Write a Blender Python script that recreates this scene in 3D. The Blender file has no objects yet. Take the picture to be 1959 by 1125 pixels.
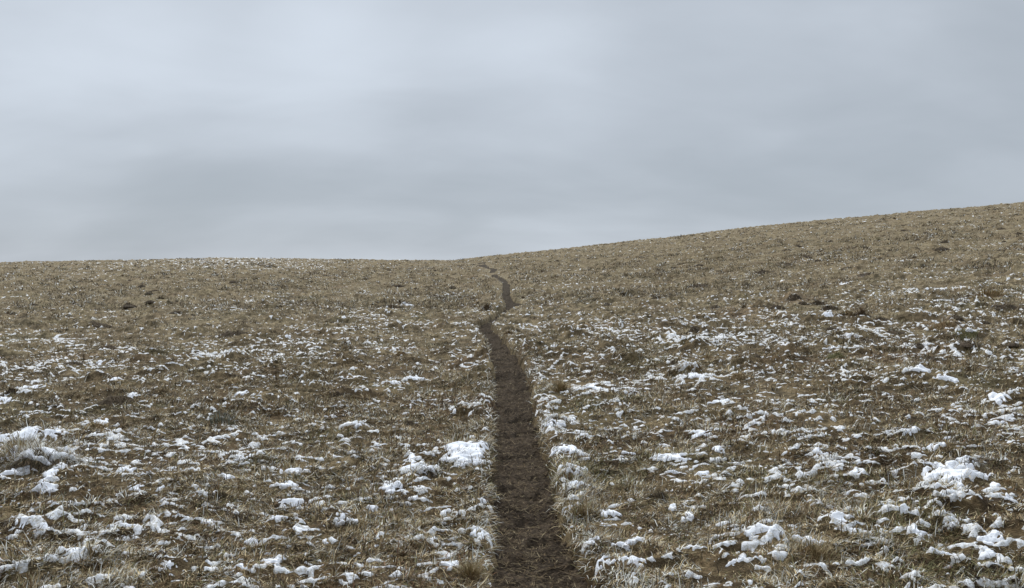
import bpy, math
import numpy as np
from mathutils import Vector

# ------------------------------------------------------------------ camera, world, sun, exposure
F_PX, PW, PH = 1567.0, 1959.0, 1125.0
CAM_H, PITCH = 1.6, math.radians(1.55)
sc = bpy.context.scene
COL = sc.collection
cam_data = bpy.data.cameras.new("camera")
cam = bpy.data.objects.new("camera", cam_data)
COL.objects.link(cam)
cam_data.sensor_width = 36.0
cam_data.lens = 36.0 * F_PX / PW
cam_data.clip_start, cam_data.clip_end = 0.05, 3000.0
cam.location = (0, 0, CAM_H)
cam.rotation_euler = (math.radians(90) - PITCH, 0, 0)
sc.camera = cam
sc.view_settings.view_transform = 'Standard'
sc.view_settings.look = 'None'
sc.view_settings.exposure = 0.0
sc.view_settings.gamma = 1.0
sc.render.film_transparent = False

SUN_EL, SUN_AZ = math.radians(46), math.radians(-28)     # azimuth from +Y (view direction), + to the right
sun_data = bpy.data.lights.new("sun", 'SUN')
sun_data.energy, sun_data.angle, sun_data.color = 1.5, math.radians(14), (1.0, 0.93, 0.80)
sun = bpy.data.objects.new("sun", sun_data)
COL.objects.link(sun)
_sd = Vector((math.sin(SUN_AZ) * math.cos(SUN_EL), math.cos(SUN_AZ) * math.cos(SUN_EL), math.sin(SUN_EL)))
sun.rotation_euler = (-_sd).to_track_quat('-Z', 'Y').to_euler()
sun.location = (0, 0, 40)


def pix_dir(px, py):
    cx, cy = (px - (PW - 1) / 2) / F_PX, ((PH - 1) / 2 - py) / F_PX
    d = np.array([cx, math.cos(PITCH) + cy * math.sin(PITCH), -math.sin(PITCH) + cy * math.cos(PITCH)])
    return d / np.linalg.norm(d)


def build_world():
    w = bpy.data.worlds.new("World")
    sc.world = w
    w.use_nodes = True
    nt = w.node_tree
    nt.nodes.clear()
    N, L = nt.nodes.new, nt.links.new

    def math_(op, a, b=None, c=None):
        n = N('ShaderNodeMath'); n.operation = op
        for i, v in enumerate((a, b, c)):
            if v is None: continue
            if isinstance(v, (int, float)): n.inputs[i].default_value = v
            else: L(v, n.inputs[i])
        return n.outputs[0]

    def noise(vec, scale, detail, rough, dist=0.0):
        n = N('ShaderNodeTexNoise'); n.inputs['Scale'].default_value = scale
        n.inputs['Detail'].default_value = detail; n.inputs['Roughness'].default_value = rough
        n.inputs['Distortion'].default_value = dist
        L(vec, n.inputs['Vector'])
        return n.outputs[0]
    out, bg = N('ShaderNodeOutputWorld'), N('ShaderNodeBackground')
    tc = N('ShaderNodeTexCoord')
    d = tc.outputs['Generated']
    sep = N('ShaderNodeSeparateXYZ'); L(d, sep.inputs[0])
    z = math_('MAXIMUM', sep.outputs['Z'], 0.0)
    zz = math_('ADD', z, 0.34)                       # cloud-deck projection, softened at the horizon
    comb = N('ShaderNodeCombineXYZ')
    L(math_('DIVIDE', sep.outputs['X'], zz), comb.inputs[0])
    L(math_('DIVIDE', sep.outputs['Y'], zz), comb.inputs[1])
    mp = N('ShaderNodeMapping'); mp.inputs['Location'].default_value = (3.1, 1.7, 0.0)
    mp.inputs['Rotation'].default_value = (0, 0, math.radians(-35)); mp.inputs['Scale'].default_value = (0.75, 1.25, 1)
    L(comb.outputs[0], mp.inputs[0])
    n1 = noise(mp.outputs[0], 1.1, 4.0, 0.45, 0.4)
    n2 = noise(mp.outputs[0], 3.2, 5.0, 0.5, 0.3)
    dens = math_('ADD', math_('MULTIPLY', math_('SUBTRACT', n1, 0.5), 1.15), math_('MULTIPLY', math_("SUBTRACT", n2, 0.5), 0.40))
    # thinner and thicker places of the deck (bright gaps, dark bellies), each a soft lobe in its own sky direction
    for (px, py, wid, amp) in ((270, 50, 0.12, 0.30), (640, 55, 0.11, 0.30), (560, 190, 0.10, 0.13), (60, 150, 0.16, 0.20),
                               (430, 0, 0.06, -0.06), (300, 370, 0.13, -0.17), (760, 330, 0.16, -0.12), (1250, 60, 0.09, -0.07),
                               (1480, 10, 0.10, 0.10), (1000, 90, 0.10, 0.14), (1750, 150, 0.20, 0.02), (640, 440, 0.14, 0.07)):
        v = pix_dir(px, py)
        dp = N('ShaderNodeVectorMath'); dp.operation = 'DOT_PRODUCT'
        L(d, dp.inputs[0]); dp.inputs[1].default_value = tuple(v)
        k = 1.0 / (wid * wid)
        e = math_('EXPONENT', math_('MULTIPLY', math_('SUBTRACT', dp.outputs['Value'], 1.0), 2 * k))
        dens = math_('ADD', dens, math_('MULTIPLY', e, amp * 1.10))
    ramp = N('ShaderNodeValToRGB')
    cr = ramp.color_ramp
    cr.interpolation = 'B_SPLINE'
    cr.elements[0].position, cr.elements[0].color = 0.12, (0.380, 0.430, 0.485, 1)
    cr.elements[1].position, cr.elements[1].color = 0.90, (0.690, 0.760, 0.850, 1)
    e = cr.elements.new(0.50); e.color = (0.490, 0.540, 0.606, 1)
    L(math_('ADD', dens, 0.47), ramp.inputs[0])
    # unseen sky behind the viewer, dimmed to darken faces turned to the camera
    mr = N('ShaderNodeMapRange'); mr.interpolation_type = 'SMOOTHSTEP'
    mr.inputs['From Min'].default_value, mr.inputs['From Max'].default_value = -0.55, 0.35
    mr.inputs['To Min'].default_value, mr.inputs['To Max'].default_value = 0.38, 1.0
    L(sep.outputs['Y'], mr.inputs[0])
    zen = math_('ADD', 1.0, math_('MULTIPLY', math_('MAXIMUM', math_('SUBTRACT', z, 0.33), 0.0), 5.2))   # overcast decks are brighter overhead
    zen = math_('MULTIPLY', zen, mr.outputs[0])
    sky = N('ShaderNodeTexSky'); sky.sky_type = 'NISHITA'; sky.sun_disc = False
    sky.sun_elevation, sky.sun_rotation = SUN_EL, SUN_AZ
    s1 = N('ShaderNodeVectorMath'); s1.operation = 'SCALE'; L(sky.outputs[0], s1.inputs[0]); s1.inputs['Scale'].default_value = 0.10
    s2 = N('ShaderNodeVectorMath'); s2.operation = 'SCALE'; L(ramp.outputs[0], s2.inputs[0]); L(zen, s2.inputs['Scale'])
    mix = N('ShaderNodeMix'); mix.data_type = 'RGBA'; mix.inputs[0].default_value = 0.96
    L(s1.outputs[0], mix.inputs[6]); L(s2.outputs[0], mix.inputs[7])
    L(mix.outputs[2], bg.inputs[0]); bg.inputs[1].default_value = 1.0
    L(bg.outputs[0], out.inputs[0])


build_world()

# ------------------------------------------------------------------ noise
rng = np.random.default_rng(11)


def _hash(ix, iy, seed):
    h = (ix.astype(np.int64) * 374761393 + iy.astype(np.int64) * 668265263 + seed * 1442695041).astype(np.uint32)
    h ^= h >> np.uint32(13)
    h = (h.astype(np.uint64) * np.uint64(1274126177) & np.uint64(0xffffffff)).astype(np.uint32)
    h ^= h >> np.uint32(16)
    return h


def gnoise(x, y, seed=0):
    """gradient noise, about -1..1"""
    ix, iy = np.floor(x), np.floor(y)
    fx, fy = (x - ix).astype(np.float32), (y - iy).astype(np.float32)
    u = fx * fx * fx * (fx * (fx * 6 - 15) + 10)
    v = fy * fy * fy * (fy * (fy * 6 - 15) + 10)

    def g(ax, ay):
        a = _hash(ix + ax, iy + ay, seed).astype(np.float32) * np.float32(2 * math.pi / 4294967296.0)
        return np.cos(a) * (fx - ax) + np.sin(a) * (fy - ay)
    a = g(0, 0) * (1 - u) + g(1, 0) * u
    b = g(0, 1) * (1 - u) + g(1, 1) * u
    return (a * (1 - v) + b * v) * 1.5


def fbm(x, y, scale, octs=2, seed=0, gain=0.5):
    s, amp, tot = 0.0, 1.0, 0.0
    c, sn = math.cos(0.6), math.sin(0.6)
    for o in range(octs):
        s = s + amp * gnoise(x / scale, y / scale, seed + o * 17)
        tot += amp
        amp *= gain
        scale *= 0.5
        x, y = c * x - sn * y, sn * x + c * y
    return s / tot


def smooth(a, b, t):
    t = np.clip((t - a) / (b - a), 0, 1)
    return t * t * (3 - 2 * t)


# ------------------------------------------------------------------ the lie of the land
CREST = [(-700, 530), (0, 504), (130, 500), (260, 497.5), (400, 494.5), (500, 494), (700, 497), (870, 498.5), (925, 492), (980, 486), (1110, 472.5),
         (1239, 458), (1389, 440), (1529, 425), (1629, 415), (1759, 404), (1839, 399), (1959, 388), (2700, 330)]
_cr = []
for px, py in CREST:
    d = pix_dir(px, py + 1.0)
    _cr.append((math.atan2(d[0], d[1]), d[2] / math.hypot(d[0], d[1])))
_cr = np.array(_cr)
TH = np.linspace(-math.pi, math.pi, 721)
_te = np.interp(TH, _cr[:, 0], _cr[:, 1])
_te = np.interp(TH, TH, _te)
_back = smooth(0.9, 1.9, np.abs(TH))
_te = _te * (1 - _back) + 0.005 * _back
DCR = 115.0


def prof(t):
    s = t - 1
    far = np.where(s < 0.35, 1 + 1.25 * s - 6 * s * s, np.maximum(0.7025 - 2.95 * (s - 0.35), -3.0 - 0.2 * s))
    return np.where(t < 1, np.power(np.maximum(t, 0), 1.25), far)


_rr = np.linspace(5, 160, 500)
_pp = prof(_rr / DCR)
lo, hi = np.full(TH.shape, -2.0), np.full(TH.shape, 60.0)
for _ in range(40):
    mid = (lo + hi) / 2
    m = ((mid[:, None] * _pp[None] - CAM_H) / _rr[None]).max(1)
    lo, hi = np.where(m < _te, mid, lo), np.where(m < _te, hi, mid)
ZT = (lo + hi) / 2


def base(x, y):
    r, th = np.hypot(x, y), np.arctan2(x, y)
    z = np.interp(th, TH, ZT) * prof(r / DCR)
    grow = smooth(2, 12, r)
    z = z + grow * (0.085 * gnoise(x / 6.5, y / 6.5, 5) + 0.045 * gnoise(x / 2.3, y / 2.3, 6)) + smooth(20, 60, r) * 0.16 * gnoise(x / 19, y / 19, 8)
    return z


_RS = np.geomspace(1.5, 150, 3000)


def at(px, py):
    """where the sight line through a point of the photograph meets the ground"""
    d = pix_dir(px, py)
    h = math.hypot(d[0], d[1])
    x, y = _RS * d[0] / h, _RS * d[1] / h
    diff = CAM_H + _RS * d[2] / h - base(x, y)
    k = np.where(diff < 0)[0]
    if len(k) == 0:
        k = [int(np.argmin(diff))]
    i = max(int(k[0]), 1)
    t = diff[i - 1] / (diff[i - 1] - diff[i]) if diff[i] < 0 else 1.0
    r = _RS[i - 1] + t * (_RS[i] - _RS[i - 1])
    return r * d[0] / h, r * d[1] / h, r


# the trail: left and right edge row by row
EDGE = [(1180, 933, 1175), (1125, 943, 1139), (1080, 950, 1118), (1050, 952, 1098), (1000, 951, 1076), (950, 944, 1061), (900, 943, 1048), (850, 947, 1034),
        (800, 946, 1024), (750, 947, 1015), (700, 943, 996), (676, 935, 981), (658, 931, 967), (640, 921, 953), (631, 914, 942),
        (626, 911, 938), (619, 920, 944), (610, 938, 957), (597, 956, 975), (588, 966, 996), (583, 968, 1001), (577, 963, 983), (567, 959, 977), (555, 960, 976),
        (545, 961, 975), (539, 958, 970), (528, 940, 952), (522, 935, 946), (516, 939, 951), (512, 925, 936), (508, 916, 927), (502, 915, 927)]
_e = []
for py, xl, xr in EDGE:
    a, b = at(xl, py), at(xr, py)
    _e.append(((a[1] + b[1]) / 2, (a[0] + b[0]) / 2, (b[0] - a[0]) / 2))
_e.sort()
_ey, _ex, _eh = (np.array([q[i] for q in _e]) for i in range(3))
_ey, _ex, _eh = np.concatenate([[-2.0, 1.0], _ey]), np.concatenate([[0.25, 0.16], _ex]), np.concatenate([[0.26, 0.26], _eh])
PATH_END = _ey[-1]


def path_u(x, y):
    """signed distance across the trail in half widths"""
    yy = y + 0.0
    xc = np.interp(yy, _ey, _ex)
    hw = np.interp(yy, _ey, _eh) * (1 + 0.16 * gnoise(np.where(x > xc, 3.3, 8.1), y / 0.55, 31)) + 0.022 * gnoise(x / 0.12, y / 0.12, 32) + 0.06 * smooth(18, 40, yy) * gnoise(x / 0.4, y / 0.6, 33)
    u = (x - xc) / hw
    return np.where((y > PATH_END + 0.5) | (y < -2), 9.0, u)


# ------------------------------------------------------------------ what stands and lies on it (photo place, size in photo pixels)
TUSSOCKS = [
    # px, py(base), width, height, kind, cap, label
    (60, 922, 120, 40, 'dark', 1, 'large tussock at the left edge with frosted twigs hanging over its dark hollow'),
    (25, 905, 70, 40, 'spiky', 1, 'tuft of upright brown grass under the snow at the left edge'),
    (415, 830, 56, 30, 'sage', 0, 'grey green upright sage sprig standing alone left of the trail'),
    (208, 788, 78, 16, 'dark', 0, 'wide dark flat clump with a snow lump on its right end'),
    (16, 771, 26, 20, 'dark', 0, 'round dark clump sitting against the left edge'),
    (133, 708, 40, 12, 'dark', 0, 'low dark clump among reddish grass in the left middle distance'),
    (197, 677, 42, 10, 'dark', 0, 'wide low brown mound on the left slope above the reddish grass'),
    (181, 634, 46, 8, 'dark', 0, 'long low dark bank on the far left slope'),
    (437, 649, 62, 13, 'mound', 0, 'long straw coloured hump left of the trail with a pale crest'),
    (243, 592, 26, 9, 'dark', 0, 'small dark hump alone on the far left slope'),
    (305, 575, 13, 7, 'dark', 0, 'tiny round dark tuft below the left skyline'),
    (293, 562, 24, 6, 'dark', 0, 'thin flat dark tuft high on the left slope'),
    (295, 602, 18, 8, 'dark', 0, 'dark green tuft beside the small hump on the far left slope'),
    (10, 608, 24, 9, 'dark', 1, 'dark tuft with a snowy right side at the far left edge'),
    (60, 591, 24, 7, 'dark', 0, 'flat brown tuft on the far left slope near the edge'),
    (748, 596, 46, 13, 'sage', 0, 'dark sage bush with pale snow beside it on the far left slope'),
    (764, 588, 8, 9, 'cone', 0, 'narrow dark spike of grass rising behind the dark sage bush'),
    (931, 601, 24, 17, 'cone', 1, 'dark pyramid shaped tuft just left of the trail bend'),
    (913, 587, 14, 8, 'cone', 0, 'small leaning dark tuft behind the pyramid shaped tuft'),
    (1001, 576, 10, 7, 'cone', 0, 'dark tip of grass on the spur right of the far trail'),
    (972, 646, 24, 15, 'mound', 1, 'grassy knob with pale top hanging over the right side of the trail bend'),
    (767, 690, 28, 13, 'mound', 0, 'brown hummock left of the trail in the middle distance'),
    (690, 714, 24, 12, 'mound', 0, 'olive hummock in the middle distance left of the trail'),
    (747, 748, 64, 16, 'mound', 1, 'wide hummock left of the trail with snow on its right end'),
    (641, 772, 26, 14, 'dark', 0, 'dark green tuft among pale grass left of the trail'),
    (438, 748, 48, 15, 'mound', 0, 'olive brown tuft in pale grass in the left half'),
    (672, 838, 74, 20, 'mound', 1, 'arched hummock with white crest and a green hollow under it'),
    (172, 838, 60, 22, 'mound', 0, 'green hollow sided hummock beneath a bright snow streak on the left'),
    (782, 822, 24, 14, 'dark', 0, 'dark tuft left of the trail, above the largest snow sheet'),
    (812, 936, 62, 30, 'dark', 1, 'dark overhung tussock beneath the branching snow left of the trail'),
    (655, 1026, 48, 24, 'dark', 1, 'round dark tussock with a snow shoulder in the lower left'),
    (1074, 758, 32, 24, 'spiky', 0, 'tall spiky olive grass tuft right of the trail'),
    (1322, 730, 58, 24, 'mound', 1, 'large shaggy hummock standing up right of the trail in the middle distance'),
    (1290, 712, 24, 12, 'dark', 0, 'dark pointed tuft behind the large shaggy hummock'),
    (1211, 768, 44, 16, 'mound', 1, 'brown hummock in rippled snow right of the trail'),
    (1065, 824, 58, 28, 'mound', 1, 'arched tussock with white rim on the right bank of the trail'),
    (1098, 940, 74, 30, 'mound', 1, 'large frosted straw tussock on the right bank of the trail'),
    (1112, 1010, 46, 26, 'spiky', 0, 'tuft of upright straw below the frosted tussock on the right bank'),
    (1262, 968, 50, 28, 'dark', 0, 'dark grass tuft in the lower right half, away from the trail'),
    (1360, 700, 44, 14, 'mound', 0, 'pale brown hump with rippled top in the right middle distance'),
    (1329, 644, 32, 10, 'dark', 1, 'small hump with white crest right of the trail'),
    (1257, 575, 24, 8, 'dark', 0, 'small pointed dark hump on the far slope right of the trail'),
    (1191, 569, 14, 6, 'dark', 0, 'little brown tuft on the far slope right of the trail'),
    (1336, 553, 58, 7, 'dark', 0, 'long dark ridge of grass far up the right slope'),
    (1441, 571, 24, 6, 'dark', 0, 'flat dark tuft far up the right slope above a snowy one'),
    (1423, 594, 14, 12, 'cone', 1, 'dark pointed tuft with a bright snow wedge at its right foot'),
    (1651, 613, 28, 19, 'cone', 0, 'dark brown cone of grass on the right slope'),
    (1624, 612, 36, 20, 'mound', 1, 'snow dusted tuft beside the dark brown cone'),
    (1521, 580, 28, 10, 'dark', 1, 'leftmost hump in a row of four on the right slope'),
    (1537, 589, 24, 10, 'dark', 1, 'dark hump in front of the others in the row on the right slope'),
    (1567, 588, 30, 10, 'dark', 1, 'snow edged hump in the middle of the row on the right slope'),
    (1591, 597, 34, 11, 'dark', 1, 'long hump at the right end of the row near the dark cone'),
    (1490, 599, 32, 9, 'dark', 0, 'low dark hump left below the row of humps'),
    (1905, 578, 64, 20, 'spiky', 0, 'tall pale straw clump near the right edge on the far slope'),
    (1938, 600, 58, 11, 'dark', 0, 'long dark bank below the pale straw clump at the right edge'),
    (1630, 658, 42, 15, 'mound', 1, 'snow flecked tuft on its own below the dark cone'),
    (1603, 690, 38, 15, 'green', 0, 'smooth green hump on the right slope'),
    (1854, 661, 54, 17, 'green', 1, 'broad olive hump on the right slope with a dark shaded side'),
    (1815, 638, 48, 13, 'mound', 0, 'ragged brown hump above the broad olive hump'),
    (1720, 643, 42, 9, 'dark', 0, 'low brown hump with faint crest on the right slope'),
    (1858, 920, 56, 28, 'dark', 1, 'dark tussock right of the largest smooth snow lump in the right foreground'),
    (1822, 1050, 30, 20, 'dark', 1, 'dark snow rimmed tussock in the bottom right'),
    (1940, 960, 60, 26, 'mound', 0, 'brown grass bank at the right edge in the foreground'),
    (1565, 1098, 80, 30, 'spiky', 0, 'shaggy grass hanging below the long snow band in the bottom right'),
    (1418, 732, 40, 14, 'mound', 0, 'reddish brown hump right of the large shaggy hummock'),
    (900, 1128, 50, 34, 'spiky', 0, 'bright straw tuft at the bottom edge left of the trail'),
]
PATCHES = [
    # px, py(centre), width, height, label
    (889, 889, 92, 50, 'largest bright snow sheet with dark holes just left of the trail'),
    (781, 917, 40, 34, 'branching snow with a deep white pocket left of the largest sheet'),
    (812, 923, 50, 16, 'snow arch over a dark overhang left of the trail'),
    (783, 895, 36, 12, 'pale snow strip behind the branching snow'),
    (745, 963, 74, 26, 'thick snow bank pierced by dark grass stems left of the trail'),
    (785, 977, 44, 20, 'snow tongue sloping down right from the stem pierced bank'),
    (806, 962, 22, 12, 'round snow ball beneath the snow arch'),
    (715, 991, 50, 20, 'hummocky white patch below the stem pierced bank'),
    (566, 918, 64, 15, 'snow crest high in the left foreground'),
    (550, 946, 76, 18, 'wide broken snow band in the left foreground'),
    (560, 981, 66, 24, 'rippled snow field in the left foreground'),
    (530, 1016, 36, 14, 'wedge of snow below the rippled field'),
    (676, 1019, 34, 18, 'snow shoulder on the round dark tussock'),
    (842, 1008, 50, 16, 'ridged snow patch between the stem pierced bank and the trail'),
    (926, 984, 28, 34, 'snow running down the left lip of the trail'),
    (934, 1016, 26, 22, 'snow clump on the left lip of the trail'),
    (946, 1032, 26, 10, 'little snow cake lying on the left edge of the trail mud'),
    (914, 1058, 52, 22, 'two lobed snow patch on the left lip of the trail'),
    (868, 1114, 58, 24, 'snow patch at the bottom edge left of the trail'),
    (938, 1110, 26, 28, 'snow strip at the bottom edge against the trail'),
    (576, 1040, 60, 13, 'thin snow ridge over brown grass at lower left'),
    (618, 1062, 26, 14, 'small snow wedge at lower left below the thin ridge'),
    (520, 1107, 50, 20, 'lumpy snow at the bottom left of centre'),
    (28, 860, 62, 30, 'bright snow slab at the left edge above the dark hollow'),
    (104, 897, 44, 28, 'snow fan right of the frosted twigs at the left edge'),
    (102, 855, 40, 18, 'snow rim curling round a dark hole on the left'),
    (36, 924, 84, 20, 'long snow bar at the left edge below the hollow'),
    (98, 934, 34, 26, 'snow cross at the right end of the long snow bar'),
    (86, 969, 80, 16, 'snow bank on brown grass in the left foreground'),
    (122, 990, 66, 22, 'white ruffled patch below the snow bank on the left'),
    (200, 826, 58, 17, 'bright snow streak above a green hollow on the left'),
    (243, 917, 32, 13, 'bright snow cap behind a snow ring on the left'),
    (283, 930, 26, 16, 'small snow ring on the left'),
    (296, 966, 54, 14, 'flat white sheet in the left foreground'),
    (262, 964, 34, 14, 'snow pair beside the flat white sheet on the left'),
    (386, 972, 36, 12, 'smooth isolated white cake in the left foreground'),
    (440, 931, 34, 28, 'deep snow pocket left of the wide broken band'),
    (462, 893, 40, 18, 'snow hook high in the left foreground'),
    (46, 1033, 36, 16, 'snow lump in the lower left corner area'),
    (82, 1039, 34, 16, 'snow wedge right of the lump in the lower left corner area'),
    (243, 1036, 64, 16, 'cupped snow crescent at lower left'),
    (142, 1108, 42, 16, 'white snow cake on the bottom left edge'),
    (480, 1060, 38, 18, 'thick snow slab at lower left'),
    (402, 1025, 36, 18, 'slanting snow lump at lower left'),
    (324, 1112, 34, 22, 'snow cap with dark hole on the bottom edge'),
    (404, 1116, 32, 18, 'rounded snow lobe on the bottom edge left of centre'),
    (462, 1116, 44, 14, 'flat snow strip on the bottom edge left of centre'),
    (25, 1010, 34, 10, 'thin snow streak at the left edge in the foreground'),
    (1373, 784, 40, 14, 'bright snow splash alone in the right middle distance'),
    (1092, 884, 60, 22, 'snow slide over a straw mound on the right bank of the trail'),
    (1057, 887, 18, 18, 'round snow clump hanging over the right trail edge'),
    (1058, 838, 52, 9, 'thin arched snow line on the right bank of the trail'),
    (1092, 818, 36, 16, 'snow rim on the right side of the arched tussock'),
    (1103, 920, 70, 22, 'frosty snow over the large straw tussock'),
    (1104, 955, 38, 16, 'snow cup below the large straw tussock'),
    (1098, 994, 34, 26, 'snow pillow on the right trail edge above a muddy step'),
    (1165, 1005, 66, 24, 'snow spur running down right from the snow pillow'),
    (1138, 1064, 56, 26, 'white snow wedge on the lower right trail edge'),
    (1195, 1068, 84, 18, 'long arched snow bar beside the lower right trail edge'),
    (1156, 1110, 46, 28, 'snow block at the bottom edge right of the trail'),
    (1210, 1112, 52, 24, 'snow fold at the bottom edge right of the trail'),
    (1196, 884, 50, 12, 'snow bar right of the straw mound'),
    (1274, 866, 30, 14, 'bright snow knob on a crest right of the trail'),
    (1336, 850, 56, 18, 'broken white crest in the right middle foreground'),
    (1376, 876, 50, 18, 'white stair of snow below the broken crest'),
    (1280, 893, 110, 11, 'long wavy snow rim over a dark hollow right of the trail'),
    (1351, 922, 34, 16, 'white snow dome right of the long wavy rim'),
    (1282, 918, 28, 9, 'thin snow chip below the long wavy rim'),
    (1208, 971, 28, 10, 'snow chip over a dark line right of the trail'),
    (1284, 990, 40, 20, 'stepped white lump at lower right of the trail'),
    (1320, 1008, 40, 22, 'snow cluster at lower right of the trail'),
    (1234, 1053, 18, 9, 'single small snow ball on flattened brown grass'),
    (1440, 1064, 76, 26, 'forked bright snow branch in the bottom right'),
    (1405, 1111, 40, 12, 'snow lump at the bottom edge beneath the forked branch'),
    (1418, 1033, 60, 12, 'thin snow ridge above the forked branch'),
    (1817, 936, 82, 40, 'largest smooth snow lump in the right foreground'),
    (1818, 972, 74, 10, 'straight thin snow bar below the largest smooth lump'),
    (1740, 850, 46, 13, 'bright clean snow strip in the right middle foreground'),
    (1604, 1034, 40, 26, 'white snow hump at the end of the long band in the bottom right'),
    (1628, 1053, 54, 12, 'snow tongue right of the white hump in the bottom right'),
    (1540, 1068, 92, 16, 'long snow band across the bottom right'),
    (1478, 1066, 44, 24, 'deep white snow pocket joined to the forked branch'),
    (1886, 1072, 60, 26, 'curled snow lump in the bottom right'),
    (1878, 1100, 66, 14, 'snow slab beneath the curled lump'),
    (1800, 1102, 56, 22, 'snow drift at the bottom edge on the right'),
    (1758, 1055, 40, 14, 'small snow drape in the bottom right'),
    (1728, 1016, 20, 14, 'oval snow lump alone at lower right'),
    (1822, 1036, 34, 10, 'snow rim over the dark rimmed tussock in the bottom right'),
    (1895, 968, 40, 18, 'snow cap near the right edge in the foreground'),
    (1934, 988, 42, 10, 'snow pair at the right edge in the foreground'),
    (1789, 882, 46, 14, 'white crest behind the largest smooth lump'),
    (1568, 891, 40, 14, 'small bright snow patch in the right half'),
    (1633, 928, 30, 12, 'snow knob right of centre in the right half'),
    (1810, 862, 30, 8, 'pale snow strip behind the white crest'),
    (1912, 785, 40, 18, 'striped snow on a dark bank at the right edge'),
    (1916, 828, 26, 8, 'flat snow chip near the right edge'),
    (1807, 744, 46, 26, 'slanting snow ridge on the right slope'),
    (1764, 732, 56, 9, 'snow line leading to the slanting ridge'),
    (1610, 550, 22, 5, 'tiny bright snow spot far up the right slope'),
    (1793, 558, 26, 4, 'thin bright snow dash far up the right slope'),
    (1578, 617, 46, 6, 'snow streak left of the dark brown cone'),
    (1436, 589, 22, 6, 'bright snow wedge at the foot of the dark pointed tuft'),
    (1761, 611, 66, 6, 'faint snow streak in the middle of the right slope'),
    (1590, 678, 32, 5, 'pale snow dash behind the smooth green hump'),
    (1057, 672, 22, 12, 'snow dab in frosted grass right of the trail bend'),
    (1140, 753, 70, 14, 'rippled snow bank right of the spiky olive tuft'),
    (1325, 736, 50, 10, 'snow foot below the large shaggy hummock'),
    (249, 772, 24, 20, 'upright snow lump at the end of the dark flat clump'),
    (58, 758, 34, 12, 'snow slope beside the round dark clump'),
    (10, 778, 36, 14, 'snow tongue at the left edge below the round dark clump'),
    (189, 706, 26, 8, 'snow dab in the left middle distance'),
    (225, 738, 30, 9, 'snow chip in the left middle distance below the dab'),
    (461, 768, 24, 10, 'white dab among pale grass in the left half'),
    (790, 736, 40, 7, 'white bar behind the wide hummock left of the trail'),
    (655, 620, 22, 8, 'small slanting snow streak on the far left slope'),
    (632, 698, 28, 8, 'snow dab beside a dark tuft in the middle distance'),
    (548, 656, 22, 8, 'snow dot on the left slope in the middle distance'),
    (776, 590, 34, 6, 'snow at the right foot of the dark sage bush'),
]

# mounds that lift the ground under the patches so that the snow lies on a little bank
MOUNDS = []
_pw = []
for (px, py, w, h, lab) in PATCHES:
    x, y, r = at(px, py)
    W = w * r / F_PX
    Dp = min(h * r * r / (F_PX * 1.6) * 0.62, 1.9 * W)
    _pw.append((x, y, r, W, max(Dp, 0.6 * W if h / w > 0.3 else 0.35 * W)))
    MOUNDS.append((x, y + 0.25 * Dp, 0.55 * W + 0.03, 0.5 * Dp + 0.04, min(0.07 * W + 0.16 * h * r / F_PX, 0.07)))
_tw = []
for (px, py, w, h, kind, cap, lab) in TUSSOCKS:
    x, y, r = at(px, py)
    _tw.append((x, y, r, w * r / F_PX, h * r / F_PX))


def local_sum(x, y, z, items, fn):
    """adds fn of each local item only where it reaches"""
    for it in items:
        cx, cy, rx, ry = it[:4]
        m = np.where((np.abs(x - cx) < 2.6 * rx) & (np.abs(y - cy) < 2.6 * ry))[0]
        if len(m):
            z[m] += fn(x[m], y[m], it)
    return z


def ridges(x, y):
    """broad hummocks, sharp little crests across the slope, finer crests"""
    h1 = fbm(x, y, 0.60, 2, 41)
    wx, wy = x + 0.07 * gnoise(x / 0.31, y / 0.31, 42), y + 0.07 * gnoise(x / 0.31, y / 0.31, 43)
    b1 = 1 - np.abs(gnoise(wx / 0.36, wy / 0.25, 44))
    b2 = 1 - np.abs(gnoise(wx / 0.19, wy / 0.10, 45))
    return h1, b1 ** 3, b2 ** 2


def ground(x, y, detail=True):
    """finished ground height"""
    x, y = np.asarray(x, float), np.asarray(y, float)
    shp = x.shape
    x, y = x.ravel(), y.ravel()
    z = base(x, y)
    r = np.hypot(x, y)
    patch = 0.85 + 0.5 * gnoise(x / 1.7, y / 1.7, 40)
    h1, b1, b2 = ridges(x, y)
    h3 = 0.5 + 0.5 * fbm(x, y, 0.075, 2, 47)
    knob = smooth(0.25, 0.80, gnoise(x / 0.62 + 0.2 * b1, y / 0.50, 48)) * smooth(4, 14, r) * (1 + 0.5 * smooth(20, 60, r))
    lump = (0.055 * (0.5 + 0.5 * h1) + (0.066 + 0.030 * smooth(6, 14, r)) * b1 * (0.55 + 0.6 * h1) + 0.026 * b2 + 0.020 * h3) * patch + 0.11 * knob * (0.6 + 0.4 * b1)
    lump = local_sum(x, y, lump, MOUNDS, lambda a, b_, it: it[4] * np.exp(-1.1 * (((a - it[0]) / it[2]) ** 2 + ((b_ - it[1]) / it[3]) ** 2)))
    u = np.abs(path_u(x, y))
    c = 1 - smooth(0.86, 1.22, u)
    lip = np.exp(-((u - 1.55) / 0.4) ** 2) * 0.03
    hi_ = smooth(25, 45, y)                                       # higher up the trail is only a worn line, not a groove
    z = z + (lump * (1 - 0.75 * hi_ * np.exp(-(u / 2.6) ** 2)) + lip * (1 - hi_)) * (1 - c) - (0.085 - 0.05 * hi_) * c - 0.02 * (1 - smooth(1.0, 2.2, u)) * (1 - hi_)
    return z.reshape(shp)


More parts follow.
